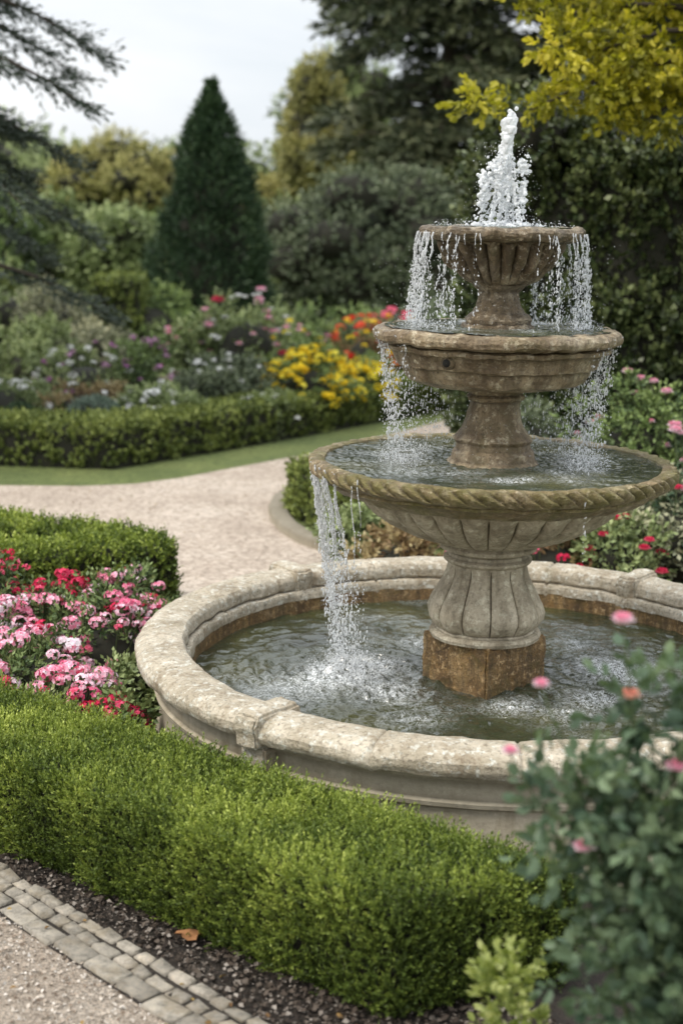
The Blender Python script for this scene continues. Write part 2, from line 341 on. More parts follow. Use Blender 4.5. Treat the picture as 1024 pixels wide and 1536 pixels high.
def hedge(name,poly,z1,dens,L,W,mat,slen=.05,K=9,lump=.03,z0=0.,fine=False,rnd=.05,spread=.85,tb0=.27,side=.0,ins=.0,foot=.05):
    E=empty(name)
    A=sum(poly[i][0]*poly[(i+1)%len(poly)][1]-poly[(i+1)%len(poly)][0]*poly[i][1] for i in range(len(poly)))/2
    if A<0: poly=poly[::-1]; A=-A
    import bmesh
    bm=bmesh.new(); m=len(poly)
    cpoly=inset(poly,ins) if ins else poly
    lpoly=inset(poly,ins*2.2) if ins else poly
    lo=[bm.verts.new((x,y,z0)) for x,y in lpoly]; hi=[bm.verts.new((x,y,z1-rnd*.6-.01)) for x,y in cpoly]
    for i in range(m): bm.faces.new((lo[i],lo[(i+1)%m],hi[(i+1)%m],hi[i]))
    bm.faces.new(hi); me=bpy.data.meshes.new("core"); bm.to_mesh(me); bm.free(); me.materials.append(M['core']); link(bpy.data.objects.new("core",me),E)
    B=[];D=[];S=[]
    xs=[p[0] for p in poly];ys=[p[1] for p in poly]
    bb=(max(xs)-min(xs))*(max(ys)-min(ys)); k=int(dens*bb)
    px=rng.uniform(min(xs),max(xs),k);py=rng.uniform(min(ys),max(ys),k)
    ok=inpoly(px,py,poly);px=px[ok];py=py[ok]
    ed=edist(px,py,poly)
    z=z1-rnd*np.exp(-(ed/.05)**2)-rng.random(len(px))*.025
    B.append(np.stack([px,py,z],1)); D.append(np.tile([0,0,1.],(len(px),1))+rng.normal(0,.4,(len(px),3))); S.append(np.zeros(len(px)))
    for i in range(m):
        a=np.array(poly[i]);b=np.array(poly[(i+1)%m]);l=np.linalg.norm(b-a);k=int(dens*l*(z1-z0)*1.0)
        if k<1: continue
        t=rng.random(k);nr=np.array([(b-a)[1],-(b-a)[0]])/l
        zz=z0+(z1-z0)*rng.random(k)**1.02
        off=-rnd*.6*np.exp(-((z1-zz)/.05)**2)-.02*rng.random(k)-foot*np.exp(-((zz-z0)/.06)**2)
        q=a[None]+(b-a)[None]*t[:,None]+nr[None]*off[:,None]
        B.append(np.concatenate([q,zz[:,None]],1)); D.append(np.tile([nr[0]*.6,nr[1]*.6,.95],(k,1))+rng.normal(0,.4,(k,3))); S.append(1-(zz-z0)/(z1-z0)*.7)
    B=np.concatenate(B);D=unit(np.concatenate(D));S=np.concatenate(S)
    nz=fbm(B*np.array([7,7,3.]),3,11); out=D.copy(); out[:,2]*=.35
    B=B+out*(nz*lump*1.9)[:,None]+np.array([0,0,1])*(fbm(B*2.2,2,5)*lump*.6)[:,None]
    B[:,2]=np.maximum(B[:,2],z0+.004)
    tb=np.clip(tb0+.45*nz+.2*fbm(B*12,2,21)+.12*D[:,2]-side*S+rng.normal(0,.09,len(B)),0,.75)  # sides darker, top lighter: shade put into the leaf tone
    buf=Buf(); ln=slen*(.5+1.*rng.random(len(B)))
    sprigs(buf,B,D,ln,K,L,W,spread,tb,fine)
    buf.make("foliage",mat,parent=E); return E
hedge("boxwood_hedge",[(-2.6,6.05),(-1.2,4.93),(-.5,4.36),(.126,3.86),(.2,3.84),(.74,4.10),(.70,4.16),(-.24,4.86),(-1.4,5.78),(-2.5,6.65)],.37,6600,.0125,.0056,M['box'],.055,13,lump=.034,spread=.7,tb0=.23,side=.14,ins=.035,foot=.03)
hedge("boxwood_hedge",[(-3.2,7.24),(-.93,8.1),(-1.06,8.45),(-3.4,9.45),(-3.4,8.8),(-1.42,8.3),(-3.2,7.6)],.43,2200,.02,.012,M['box'],.055,9,lump=.02,tb0=.2,side=.15,ins=.015,foot=.02)
hedge("boxwood_hedge",[(-.42,11.2),(.02,10.15),(3.4,9.8),(3.4,10.3),(.7,10.7),(.15,11.7)],.40,1000,.03,.02,M['boxfar'],.06,8,foot=0)
hedge("boxwood_hedge",[(-8,13.3),(-2.06,12.98),(-.77,14.7),(.73,16.9),(1.9,18.7),(1.3,18.9),(.2,17.2),(-1.2,15.2),(-2.3,13.7),(-8,13.95)],.37,700,.036,.024,M['boxfar'],.06,7,side=.15,foot=0)

# ---------------------------------------------------------------- shrubs and trees
def ico(sub=2):
    import bmesh
    bm=bmesh.new(); bmesh.ops.create_icosphere(bm,subdivisions=sub,radius=1)
    V=np.array([v.co[:] for v in bm.verts]);F=np.array([[v.index for v in f.verts] for f in bm.faces]);bm.free();return V,F
ICO2=ico(2);ICO1=ico(1)
def blobcore(blobs,scale,E,mat=None):
    b=Buf()
    for (x,y,z,rx,ry,rz) in blobs:
        V=ICO2[0]*np.array([rx,ry,rz])*scale+np.array([x,y,z]); V=V+ICO2[0]*(vnoise(V*2.1,4)*.15*min(rx,rz))[:,None]; V[:,2]=np.maximum(V[:,2],.002)
        b.add(V,ICO2[1])
    b.make("core",mat or M['core'],True,E)
def subblobs(main,nsub,fr=(.28,.45),flat=.8):
    out=[]
    x,y,z,rx,ry,rz=main
    for i in range(nsub):
        d=unit(rng.normal(0,1,3)); d[2]=d[2]*.9+.15
        f=.55+.3*rng.random(); s=rng.uniform(*fr)
        out.append((x+d[0]*rx*f,y+d[1]*ry*f,z+d[2]*rz*f,rx*s,ry*s,rz*s*flat))
    return out
def foliage(blobs,nper,L,W,slen,K,mat,E,up=.4,fine=False,name="foliage",tonevar=.2,shell=.35):
    buf=Buf()
    for (x,y,z,rx,ry,rz) in blobs:
        d=unit(rng.normal(0,1,(nper,3))); r=1-shell*rng.random(nper)
        B=np.array([x,y,z])+d*np.array([rx,ry,rz])*r[:,None]
        k=B[:,2]>.03; B=B[k];d=d[k]
        if not len(B): continue
        D=unit(d+np.array([0,0,up])+rng.normal(0,.45,d.shape))
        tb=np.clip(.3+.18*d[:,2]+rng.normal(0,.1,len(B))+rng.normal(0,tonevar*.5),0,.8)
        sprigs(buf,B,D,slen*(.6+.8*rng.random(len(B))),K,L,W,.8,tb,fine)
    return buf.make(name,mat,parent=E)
def blooms(pts,size,mat,E,kind='cluster',name="blooms",nf=16):
    b=Buf(); pts=np.asarray(pts,float); m=len(pts); size=np.broadcast_to(size,(m,))
    if kind=='cluster':
        for p,s in zip(pts,size):
            d=unit(rng.normal(0,1,(nf,3))+np.array([0,-.1,.7])); c=p+d*s*np.array([1,1,.6])*.85
            tb=rng.normal(.5,.25)
            for k in range(5):
                a=k*1.2566+rng.random(nf)*.4
                ref=unit(np.cross(d,np.array([.3,.2,.9])));r2=np.cross(d,ref)
                dd=ref*np.cos(a)[:,None]+r2*np.sin(a)[:,None]+d*.25
                leaves(b,c,dd,d,s*.36,s*.34,np.clip(tb+rng.normal(0,.2,nf),0,1),fold=.1)
    else:
        for w,(el,ln,n_) in enumerate([(1.45,.85,5),(1.25,1.0,6),(.95,1.05,7),(.5,1.,6)]):
            for k in range(n_):
                a=k*6.283/n_+w*.5+rng.random(m)*.3
                dd=np.stack([np.cos(a)*math.cos(el),np.sin(a)*math.cos(el),np.full(m,math.sin(el))],1)
                nr=np.stack([-np.cos(a)*math.sin(el),-np.sin(a)*math.sin(el),np.full(m,math.cos(el))],1)
                base=pts+np.stack([np.cos(a),np.sin(a),a*0],1)*(size*.2)[:,None]
                leaves(b,base,dd,nr,size*ln,size*.95,np.clip(.25+.2*w+rng.normal(0,.1,m),0,1),fold=.25,fine=True)
    b.make(name,mat,parent=E)
def bush(name,x,y,h,r,mat,L=.045,nsub=9,nper=70,K=7,bl=None,core=True,W=None,slen=None,fr=(.3,.5)):
    E=empty(name); main=(x,y,h*.5,r,r,h*.52); subs=subblobs(main,nsub,fr)
    if core: blobcore([(x,y,h*.42,r*.68,r*.68,h*.36)],1,E)
    foliage(subs,nper,L,W or L*.55,slen or L*2.2,K,mat,E)
    if bl:
        for (bm_,cnt,size,kind) in bl:
            d=unit(rng.normal(0,1,(cnt,3))); d[:,2]=np.abs(d[:,2])*1.1-.12; d=unit(d)
            rr=rng.uniform(.93,1.12,cnt)[:,None]
            p=np.array([x,y,h*.45])+d*rr*np.array([r,r,h*.6])
            blooms(p,size*(.7+.6*rng.random(cnt)),M[bm_],E,kind)
            st=Buf()
            for pt in p[:40]: tube(st,[[x+(pt[0]-x)*.6,y+(pt[1]-y)*.6,h*.35],pt],[.004,.003],4)
            st.make("stems",M['stem'],parent=E)
    return E
# far flower border
bush("flower_shrub",-3.5,14.9,.55,.6,M['dist_g'],bl=[('p_white',36,.04,'cluster')])
bush("flower_shrub",-2.7,15.1,.5,.5,M['red_leaf'],L=.04,bl=[('p_white',8,.04,'cluster')])
bush("flower_shrub",-2.9,16.4,.75,.6,M['dist_g'],bl=[('p_purp',16,.04,'cluster'),('p_white',22,.045,'cluster')])
bush("phlox_plant",-1.85,14.6,.5,.42,M['dist_g'],bl=[('p_white',60,.055,'cluster')])
bush("flower_shrub",-1.35,15.6,.75,.6,M['olive'],nper=110,bl=[('p_white',34,.035,'cluster')])
bush("flower_shrub",-.85,15.1,.42,.4,M['dist_g'],bl=[('p_white',14,.035,'cluster')])
bush("flower_shrub",-2.35,16.6,.85,.4,M['shrub'],bl=[('p_purp',20,.055,'cluster')])
bush("rose_bush",-1.15,17.2,1.3,.5,M['dist_g'],L=.06,bl=[('p_pink',14,.055,'rose'),('p_crim',3,.07,'rose'),('p_white',22,.045,'rose')])
bush("rose_bush",-1.75,17.6,1.0,.45,M['dist_g'],L=.06,bl=[('p_pink',30,.055,'rose')])
bush("rose_bush",-.6,18.2,.95,.5,M['shrub'],L=.06,bl=[('p_pink',12,.05,'rose'),('p_yel',14,.05,'cluster')])
bush("yellow_flower_shrub",-.35,16.0,.78,.5,M['shrub'],bl=[('p_yel',170,.055,'cluster')])
bush("yellow_flower_shrub",.2,16.7,.62,.4,M['shrub'],bl=[('p_yel',100,.055,'cluster')])
bush("yellow_flower_shrub",-.85,16.7,.62,.35,M['shrub'],bl=[('p_yel',50,.05,'cluster')])
bush("red_flower_shrub",.2,18.2,.98,.4,M['red_leaf'],bl=[('p_red',55,.055,'cluster'),('p_yel',26,.05,'cluster')])
bush("red_flower_shrub",.65,19,1.0,.5,M['shrub'],bl=[('p_crim',50,.06,'cluster'),('p_yel',16,.05,'cluster')])
bush("red_flower_shrub",1.1,18.6,.7,.5,M['shrub'],bl=[('p_pink',20,.05,'cluster')])
for (x,y,h,r,mt) in [(-4.6,16,.8,.7,'shrub'),(-5.5,17,1,.8,'dist_g'),(-3.7,18,.9,.6,'dist_g'),(-3.1,19,.8,.6,'greyleaf'),(-.1,20.5,1.1,.7,'shrub'),(.9,21.5,1.2,.8,'olive'),(-1.2,20.5,1.,.7,'dist_g'),(1.9,20.5,1.3,.8,'shrub'),(1.6,17,.6,.6,'rose'),(2.4,17.5,1.,.7,'shrub'),(1.7,14.6,.55,.5,'shrub'),(2.3,14,.8,.6,'rose'),(-6.5,19,1.5,1,'shrub'),(-5.2,21,1.5,1,'dist_g'),(-3.0,22.5,1.1,.7,'shrub')]:
    bush("shrub",x,y,h,r,M[mt],L=.06,nper=60)
bush("grey_shrub",-4.05,20,1.55,.6,M['greyleaf'],L=.045,nsub=16,nper=110)
hedge("clipped_yew_hedge",[(-3.75,22),(-3.1,22),(-3.1,22.8),(-3.75,22.8)],1.25,320,.06,.035,M['boxfar'],.08,6,tb0=.15)
hedge("clipped_yew_hedge",[(-7,21),(-4.95,21),(-4.95,21.9),(-7,21.9)],1.3,320,.06,.035,M['boxfar'],.08,6,tb0=.15)
E=empty("topiary_ball"); bl_=[(-2.42,14.15,.24,.27,.27,.24)]
blobcore(bl_,.92,E); foliage(bl_,1500,.022,.014,.04,7,leafmat("blue_box",[(.03,.05,.035),(.07,.1,.075),(.12,.16,.12),(.17,.21,.16)]),E,shell=.05)
bl2=[(-3.12,14.1,.2,.22,.22,.2)]; E=empty("topiary_ball"); blobcore(bl2,.92,E); foliage(bl2,900,.022,.014,.04,7,M['yew'],E,shell=.05)
def cone_tree(name,x,y,h,r,mat,nn,L):
    E=empty(name); t=rng.random(nn)**1.3; a=rng.random(nn)*6.283
    prof=lambda t:np.interp(t,[0,.03,.28,.41,.54,.67,.79,.92,1],[.95,1,.86,.76,.66,.54,.37,.15,.01])
    z=.1+t*(h-.1); R=r*prof(t)*(1+.06*np.sin(z*9+a*2))+ .26*fbm(np.stack([np.cos(a)*3,np.sin(a)*3,z*3],1),3,8)*np.minimum(1,(1-t)*4)-.06
    R=np.maximum(R,.01)
    B=np.stack([x+np.cos(a)*R,y+np.sin(a)*R,z],1); D=np.stack([np.cos(a),np.sin(a),np.full(nn,.5)+t*1.2],1)+rng.normal(0,.3,(nn,3))
    b=Buf(); sprigs(b,B,D,.2*(.5+1.*rng.random(nn))*(1.1-.5*t),8,L,L*.35,.6,np.clip(.3+.35*fbm(B*3,3,2)+rng.normal(0,.1,nn),0,.8))
    b.make("foliage",mat,parent=E)
    c=Buf(); zz=np.linspace(.05,h*.9,14); tube(c,[[x,y,q] for q in zz],[max(.02,r*.85*float(prof(np.array((q-.1)/(h-.1)).clip(0,1)))-.08) for q in zz],20); c.make("core",M['core'],True,E)
    c=Buf(); tube(c,[[x,y,0],[x,y,.4],[x,y,h+.1]],[.09,.08,.01],8); c.make("trunk",M['bark'],True,E)
cone_tree("conical_yew_tree",-2.2,24,4.2,1.0,M['yew'],8000,.07)
def round_tree(name,x,y,z,rx,rz,mat,nsub,nper,L,K=6,fr=(.25,.42),cores=.75,slen=None):
    E=empty(name); subs=subblobs((x,y,z,rx,rx*.8,rz),nsub,fr)
    blobcore([(x,y,z,rx*.62,rx*.5,rz*.62)]+subs,cores,E); foliage(subs,nper,L,L*.5,slen or L*2,K,mat,E)
    t=Buf(); tube(t,[[x,y,0],[x+.1,y,z*.5],[x,y,z]],[.13*rx*.5+.05,.1*rx*.5+.04,.03],8)
    for s in subs[:8]: tube(t,[[x,y,z*.45],[(x+s[0])/2,(y+s[1])/2,(z*.45+s[2])/2+.1],[s[0],s[1],s[2]]],[.06,.04,.015],6)
    t.make("trunk",M['bark'],True,E)
round_tree("olive_tree",.35,27,1.5,1.9,1.75,M['olive'],34,170,.09)
round_tree("shrub",-.9,30,1.2,1.2,1.2,M['dist_g'],16,110,.1)
round_tree("autumn_tree",-6.3,42,2.6,2.0,1.8,M['dist_y'],22,140,.14)
round_tree("autumn_tree",-.95,42,4.3,1.1,2.3,M['dist_y'],22,140,.13)
round_tree("tree",-.3,46,4.6,1.6,2.6,M['dist_g'],22,120,.15)
for (x,y,z,rx,rz,mt) in [(-4.6,30,1.2,1.0,1.1,'dist_g'),(-5.9,31,1.2,1.2,1.2,'dist_g'),(-7.6,30,1.4,1.3,1.5,'shrub'),(-3.4,33,1.3,1.3,1.3,'shrub'),(-9.3,45,2.2,2.2,2.,'dist_g'),(-4.0,46,2.1,2,1.8,'dist_g'),(-2.0,44,1.7,1.7,1.7,'dist_y'),(-12,47,2.6,2.8,2.6,'dist_g')]:
    round_tree("tree",x,y,z,rx,rz,M[mt],18,110,.13)
E=empty("distant_trees"); bl_=[]
for x in np.arange(-30,31,1.6):
    for k in range(3): bl_.append((x+rng.normal(0,.5),56+rng.normal(0,2),1.4+k*1.1+rng.normal(0,.3),1.5,1.4,1.1))
blobcore(bl_,.8,E,plain("distant_core",(.05,.06,.025))); foliage(bl_,110,.28,.16,.5,5,M['dist_g'],E)
def conifer(name,x,y,h,rfun,mat,nb,z0=1.,nsp=45,L=.12,W=.03,droop=.35,ang=None,slen=.35,K=9,tr=.2,wid=.28):
    E=empty(name); b=Buf(); w=Buf()
    tube(w,[[x,y,0],[x,y,h*.5],[x,y,h]],[tr,tr*.7,.02],9)
    for i in range(nb):
        z=z0+(h-z0)*(i+rng.random())/nb; a=rng.uniform(*(ang or (0,6.283))); r=rfun(z)*(.7+.4*rng.random())
        t=np.linspace(0,1,7); o=np.array([math.cos(a),math.sin(a)])
        cz=z+.25*r*t-droop*r*t**2*1.6
        pts=np.stack([x+o[0]*r*t,y+o[1]*r*t,cz],1); tube(w,pts,np.linspace(.045,.006,7),5)
        s=rng.random(nsp)**.7; q=np.stack([np.interp(s,t,pts[:,k]) for k in range(3)],1)
        side=np.array([-o[1],o[0],0]); sg=rng.choice([-1,1],nsp)*rng.random(nsp)
        wd=wid*r*(1-s*.75)
        q=q+side*(sg*wd)[:,None]+np.array([0,0,-1])*(np.abs(sg)*wd*.5)[:,None]
        D=np.array([o[0],o[1],-.35])[None]+side[None]*sg[:,None]*1.1+rng.normal(0,.35,(nsp,3))
        sprigs(b,q,D,slen*(.6+.7*rng.random(nsp)),K,L,W,.6,np.clip(.3+rng.normal(0,.1)+rng.normal(0,.1,nsp)+.15*s,0,.85))
    b.make("foliage",mat,parent=E); w.make("trunk",M['bark'],True,E)
conifer("pine_tree",2.0,31,12,lambda z:2.7 if z<9 else max(.3,2.7*(12-z)/3),M['pine'],140,2.6,nsp=65,L=.2,W=.06,slen=.4,droop=.25)
conifer("pine_tree",5.2,30,11,lambda z:3.2,M['pine'],90,2.2,nsp=55,L=.22,W=.07,slen=.45)
conifer("pine_tree",8.6,34,10,lambda z:3.2,M['pine'],70,2.2,nsp=50,L=.22,W=.07,slen=.45)
conifer("spruce_tree",-4.6,14.2,8,lambda z:2.5 if z<2.9 else (1.85 if z<3.7 else 2.1),M['spruce'],105,1.7,nsp=170,L=.07,W=.018,slen=.22,droop=.3,tr=.16,wid=.17)
hedge("ivy_hedge",[(1.0,12.6),(1.25,12.0),(2.2,11.6),(6,11.4),(6,12.8),(1.3,13.2)],2.75,420,.06,.05,M['ivy'],.11,6,lump=.17,rnd=.25)
E=empty("ivy_shrub"); bl_=[(1.45+.62*i,12.2+rng.normal(0,.15),2.68+rng.normal(0,.1)+.04*i,.42,.4,.36) for i in range(8)]
blobcore(bl_,.75,E); foliage(bl_,260,.06,.05,.12,6,M['ivy'],E)
E=empty("maple_tree"); w=Buf(); trunk=[[3.9,11,0],[3.85,10.9,1.6],[3.6,10.7,3.0],[3.3,10.5,4.6]]; tube(w,trunk,[.2,.17,.13,.08],10)
bl_=[]
for (ex,ey,ez) in [(1.2,10.1,3.12),(1.6,10.2,3.5),(1.95,10.3,3.05),(2.3,10,3.7),(2.4,10.3,3.1),(1.35,10.4,3.75),(2.9,10.2,4.1),(2.0,10,4.2),(2.75,10.1,3.1),(1.7,10.5,4.5)]:
    s=np.array([3.65,10.7,2.7+.3*rng.random()]); e=np.array([ex,ey,ez]); t=np.linspace(0,1,9)[:,None]
    pts=s+(e-s)*t+np.array([0,0,.35])*np.sin(t*np.pi)-np.array([0,0,.12])*t**3; tube(w,pts,np.linspace(.05,.006,9),6)
    for q in (1.,.85,.7,.55,.4):
        for k in range(3):
            c=s+(e-s)*q+np.array([0,0,.35])*math.sin(q*3.14)+rng.normal(0,.14,3)*np.array([1,1,.45]); bl_.append((*c,.2,.2,.07))
w.make("trunk",M['bark'],True,E)
foliage(bl_,22,.055,.036,.12,7,M['maple'],E,up=-.25,shell=1,fine=True)

# flowering bed left of the basin
def bedplants(name,specs,mat,L,bl):
    for (x,y,h,r) in specs:
        bush(name,x,y,h,r,mat,L=L,nsub=8,nper=55,K=6,bl=bl,fr=(.35,.55),core=True)
PK=[('p_pink',46,.037,'cluster'),('p_crim',8,.03,'cluster')]
bedplants("pink_flower_bush",[(-1.12,6.75,.44,.24),(-1.38,6.35,.41,.25),(-1.08,7.2,.48,.22),(-.93,6.98,.40,.13),(-1.45,6.85,.42,.2)],M['bedleaf'],.03,PK)
bedplants("pink_flower_bush",[(-1.12,5.98,.37,.19),(-1.62,6.05,.39,.22),(-1.65,6.7,.44,.22)],M['bedleaf'],.03,PK)
bedplants("crimson_flower_bush",[(-1.78,7.35,.52,.22),(-1.42,7.25,.44,.2),(-.93,5.72,.3,.15)],M['bedleaf'],.03,[('p_crim',40,.034,'cluster')])
bedplants("fern_plant",[(-1.3,5.8,.3,.18),(-.92,6.4,.3,.13),(-1.9,6.5,.4,.3)],M['dist_g'],.03,None)
for (x,y,h,r,mt,b_) in [(.35,8.9,.35,.25,'red_leaf',None),(.1,9.5,.35,.2,'dist_g',None),(.9,9.0,.4,.3,'shrub',[('p_pink',8,.03,'cluster')]),(1.25,8.6,.5,.28,'red_leaf',[('p_crim',20,.034,'cluster')]),(1.65,8.6,.55,.3,'dist_g',[('p_crim',18,.035,'rose')]),(2.0,8.9,.7,.35,'greyleaf',[('p_crim',10,.03,'rose')]),(2.3,9.3,1.0,.4,'rose',[('p_pink',16,.04,'rose')]),(2.05,10.2,1.2,.4,'shrub',[('p_pink',16,.035,'rose')]),(2.7,10,1.4,.5,'rose',[('p_pink',14,.04,'rose')]),(2.4,8.5,.6,.3,'rose',[('p_crim',14,.035,'rose')]),(1.5,9.6,.6,.4,'shrub',None),(1.5,11.2,.9,.5,'olive',None)]:
    bush("rose_bush" if b_ else "shrub",x,y,h,r,M[mt],L=.04,nper=60,bl=b_)

# ---------------------------------------------------------------- foreground rose bush
E=empty("rose_bush"); st=Buf()
bl_=[(.76,2.9,.7,.27,.22,.34),(.68,2.9,1.02,.19,.18,.2),(.84,2.9,1.16,.17,.2,.22),(.52,2.87,1.12,.11,.1,.1),(.66,2.95,1.31,.09,.07,.09),(.9,2.95,.5,.3,.25,.4),(.78,2.85,1.32,.07,.07,.07),(.5,2.9,.95,.08,.08,.07)]
cnt=[260,150,110,40,24,260,16,22]
for q,c_ in zip(bl_,cnt): foliage([q],c_,.038,.024,.07,5,M['rose'],E,fine=True,shell=.9,up=.3)
rp=[(.58,2.9,1.49),(.42,2.9,1.35),(.605,2.9,1.33),(.36,2.88,1.21),(.70,2.86,1.19),(.51,2.80,1.035),(.68,2.85,1.27)]
for p in rp+[(x+rng.normal(0,.08),y,z+rng.normal(0,.08)) for x,y,z,*_ in bl_]:
    s=np.array([.8+rng.normal(0,.05),2.95,.0]); e=np.array(p); t=np.linspace(0,1,8)[:,None]
    pts=s+(e-s)*np.concatenate([t**1.6,t**1.6,t],1); tube(st,pts,np.linspace(.006,.002,8),5)
    k=9; tt=rng.uniform(.55,.96,k); q=np.stack([np.interp(tt,t[:,0],pts[:,j]) for j in range(3)],1); b=Buf(); sprigs(b,q,rng.normal(0,1,(k,3))+np.array([0,0,.4]),.05,5,.032,.022,.9,None,True); b.make("foliage",M['rose'],parent=E)
st.make("stems",M['stem'],parent=E)
blooms(rp[:1]+rp[4:6],.024,M['p_pink'],E,'rose'); blooms(rp[1:2]+rp[3:4],.018,M['p_pink'],E,'rose'); blooms(rp[2:3],.022,M['p_coral'],E,'rose')
E=empty("lime_shrub"); foliage([(.44,3.35,.34,.1,.1,.17),(.5,3.3,.28,.12,.1,.2),(.42,3.3,.48,.05,.06,.05)],40,.024,.014,.045,7,M['lime'],E,fine=True,shell=.9)

# ---------------------------------------------------------------- fountain
FX,FY=.63,6.12
F_=empty("fountain"); F_.location=(FX,FY,0)
def lathe(name,prof,mat,nt_=288,mod=None,amp=.002,nf=14,sub=3,smooth_ang=35,seed=1,dz=0,dy=0):
    pr=[]
    for (a,b) in zip(prof[:-1],prof[1:]):
        for k in range(sub): pr.append([a[0]+(b[0]-a[0])*k/sub,a[1]+(b[1]-a[1])*k/sub])
    pr.append(list(prof[-1])); pr=np.array(pr,float); m=len(pr)
    th=np.linspace(0,2*np.pi,nt_,endpoint=False)
    T,R=np.meshgrid(th,pr[:,0]); _,Z=np.meshgrid(th,pr[:,1])
    if mod is not None: R,Z=mod(T,R,Z)
    P=np.stack([R*np.cos(T),R*np.sin(T),Z],-1).reshape(-1,3)
    nz=fbm(P*nf,4,seed)*amp; rr=np.maximum(np.hypot(P[:,0],P[:,1]),1e-6); 
    k=np.clip(rr/.03,0,1)*nz
    P[:,0]+=P[:,0]/rr*k;P[:,1]+=P[:,1]/rr*k;P[:,2]+=fbm(P*nf+7,3,seed+9)*amp*.8
    P[:,2]+=dz; P[:,1]+=dy
    i=np.arange(m-1)[:,None]*nt_; j=np.arange(nt_)[None]; j2=(j+1)%nt_
    Fq=np.stack([i+j,i+j2,i+nt_+j2,i+nt_+j],-1).reshape(-1,4)
    o=mesh_np(name,P,Fq,mat,smooth=True,parent=F_); o.data.set_sharp_from_angle(angle=math.radians(smooth_ang)); return o
def joint(T,R,Z):
    g=np.zeros_like(T)
    for a in np.radians([129,231,309,51,180,90,270,0,155,205,110,70,250,290]):
        d=np.abs((T-a+np.pi)%(2*np.pi)-np.pi)*1.4; g+=np.exp(-(d/.005)**2)
    return R-np.where(R>1.4,.008,0)*g,Z-.009*g
BY=.05; BZ=.05
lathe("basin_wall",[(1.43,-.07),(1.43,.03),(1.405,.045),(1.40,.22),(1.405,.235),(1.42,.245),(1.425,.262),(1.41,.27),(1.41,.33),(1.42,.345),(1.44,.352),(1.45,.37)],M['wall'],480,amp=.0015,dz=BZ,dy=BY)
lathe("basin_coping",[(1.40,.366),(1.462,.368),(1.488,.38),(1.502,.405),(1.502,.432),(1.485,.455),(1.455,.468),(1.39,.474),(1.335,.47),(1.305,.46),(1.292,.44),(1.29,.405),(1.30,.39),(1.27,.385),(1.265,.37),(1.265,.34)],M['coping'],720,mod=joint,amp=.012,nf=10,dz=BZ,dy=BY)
lathe("basin_inner_wall",[(1.268,.395),(1.27,.1)],M['plinth'],300,amp=.004,dy=BY,sub=6)
import bmesh
def shaped_block(name,secs,mat,parent,amp=.003,sub=3,fr=25):
    bm=bmesh.new(); rings=[]
    for z,w,d,o in secs:
        rings.append([bm.verts.new((sx*w,o+sy*d,z)) for sx,sy in ((-1,-1),(1,-1),(1,1),(-1,1))])
    for a,b in zip(rings[:-1],rings[1:]):
        for i in range(4): bm.faces.new((a[i],a[(i+1)%4],b[(i+1)%4],b[i]))
    bm.faces.new(rings[-1]); bm.faces.new(rings[0][::-1])
    bmesh.ops.bevel(bm,geom=bm.edges[:],offset=min(.008,secs[0][1]*.2),segments=2,affect='EDGES')
    bmesh.ops.subdivide_edges(bm,edges=bm.edges[:],cuts=sub,use_grid_fill=True)
    V=np.array([v.co[:] for v in bm.verts]); nz=np.stack([fbm(V*fr+k*11,3,k) for k in range(3)],1)*amp
    for v,dv in zip(bm.verts,nz): v.co+=Vector(dv)
    me=bpy.data.meshes.new(name); bm.to_mesh(me); bm.free(); me.materials.append(mat)
    for p in me.polygons: p.use_smooth=True
    me.set_sharp_from_angle(angle=math.radians(40)); return link(bpy.data.objects.new(name,me),parent)
for a in (129,231,309,51):
    r=math.radians(a)
    o=shaped_block("coping_bracket",[(.36,.05,.112,0),(.44,.054,.126,0),(.482,.05,.12,0),(.494,.034,.10,0)],M['coping'],F_,.010)
    o.location=(math.cos(r)*1.40,math.sin(r)*1.40+BY,BZ); o.rotation_euler=(0,0,r+math.pi/2)
    o=shaped_block("pilaster",[(-.06,.065,.04,0),(.06,.065,.04,0),(.07,.055,.03,0),(.24,.055,.03,0),(.26,.06,.042,0),(.36,.06,.05,0)],M['coping'],F_,.004)
    o.location=(math.cos(r)*1.435,math.sin(r)*1.435+BY,BZ); o.rotation_euler=(0,0,r+math.pi/2)
lathe("basin_floor",[(1.27,.12),(.6,.11),(.001,.11)],M['plinth'],96,amp=.001,dy=BY)
o=shaped_block("plinth",[(.1,.187,.187,0),(.2,.187,.187,0),(.3,.187,.187,0),(.4,.189,.189,0),(.50,.19,.19,0),(.535,.186,.186,0)],M['plinth'],F_,.011,6,30); o.rotation_euler=(0,0,math.radians(42))
def lobes(n_,amp,z0,z1,ph=0,power=.6,soft=.03):
    def f(T,R,Z):
        w=np.clip((Z-z0)/soft,0,1)*np.clip((z1-Z)/soft,0,1)
        s=np.abs(np.sin(T*n_/2+ph))**power
        return R*(1-amp*(1-s)*w),Z
    return f
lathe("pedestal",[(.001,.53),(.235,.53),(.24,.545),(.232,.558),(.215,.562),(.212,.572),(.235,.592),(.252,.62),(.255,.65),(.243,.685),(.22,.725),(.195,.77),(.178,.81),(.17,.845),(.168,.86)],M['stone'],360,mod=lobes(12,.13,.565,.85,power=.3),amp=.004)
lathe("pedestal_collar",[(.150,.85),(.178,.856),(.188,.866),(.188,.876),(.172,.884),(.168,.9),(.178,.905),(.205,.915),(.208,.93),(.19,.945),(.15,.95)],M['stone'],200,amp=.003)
lathe("large_bowl_underside",[(.15,.94),(.21,.945),(.27,.96),(.36,.99),(.45,1.035),(.52,1.085),(.558,1.13),(.562,1.15),(.55,1.158)],M['stone'],600,mod=lobes(30,.09,.95,1.15,power=.35),amp=.003)
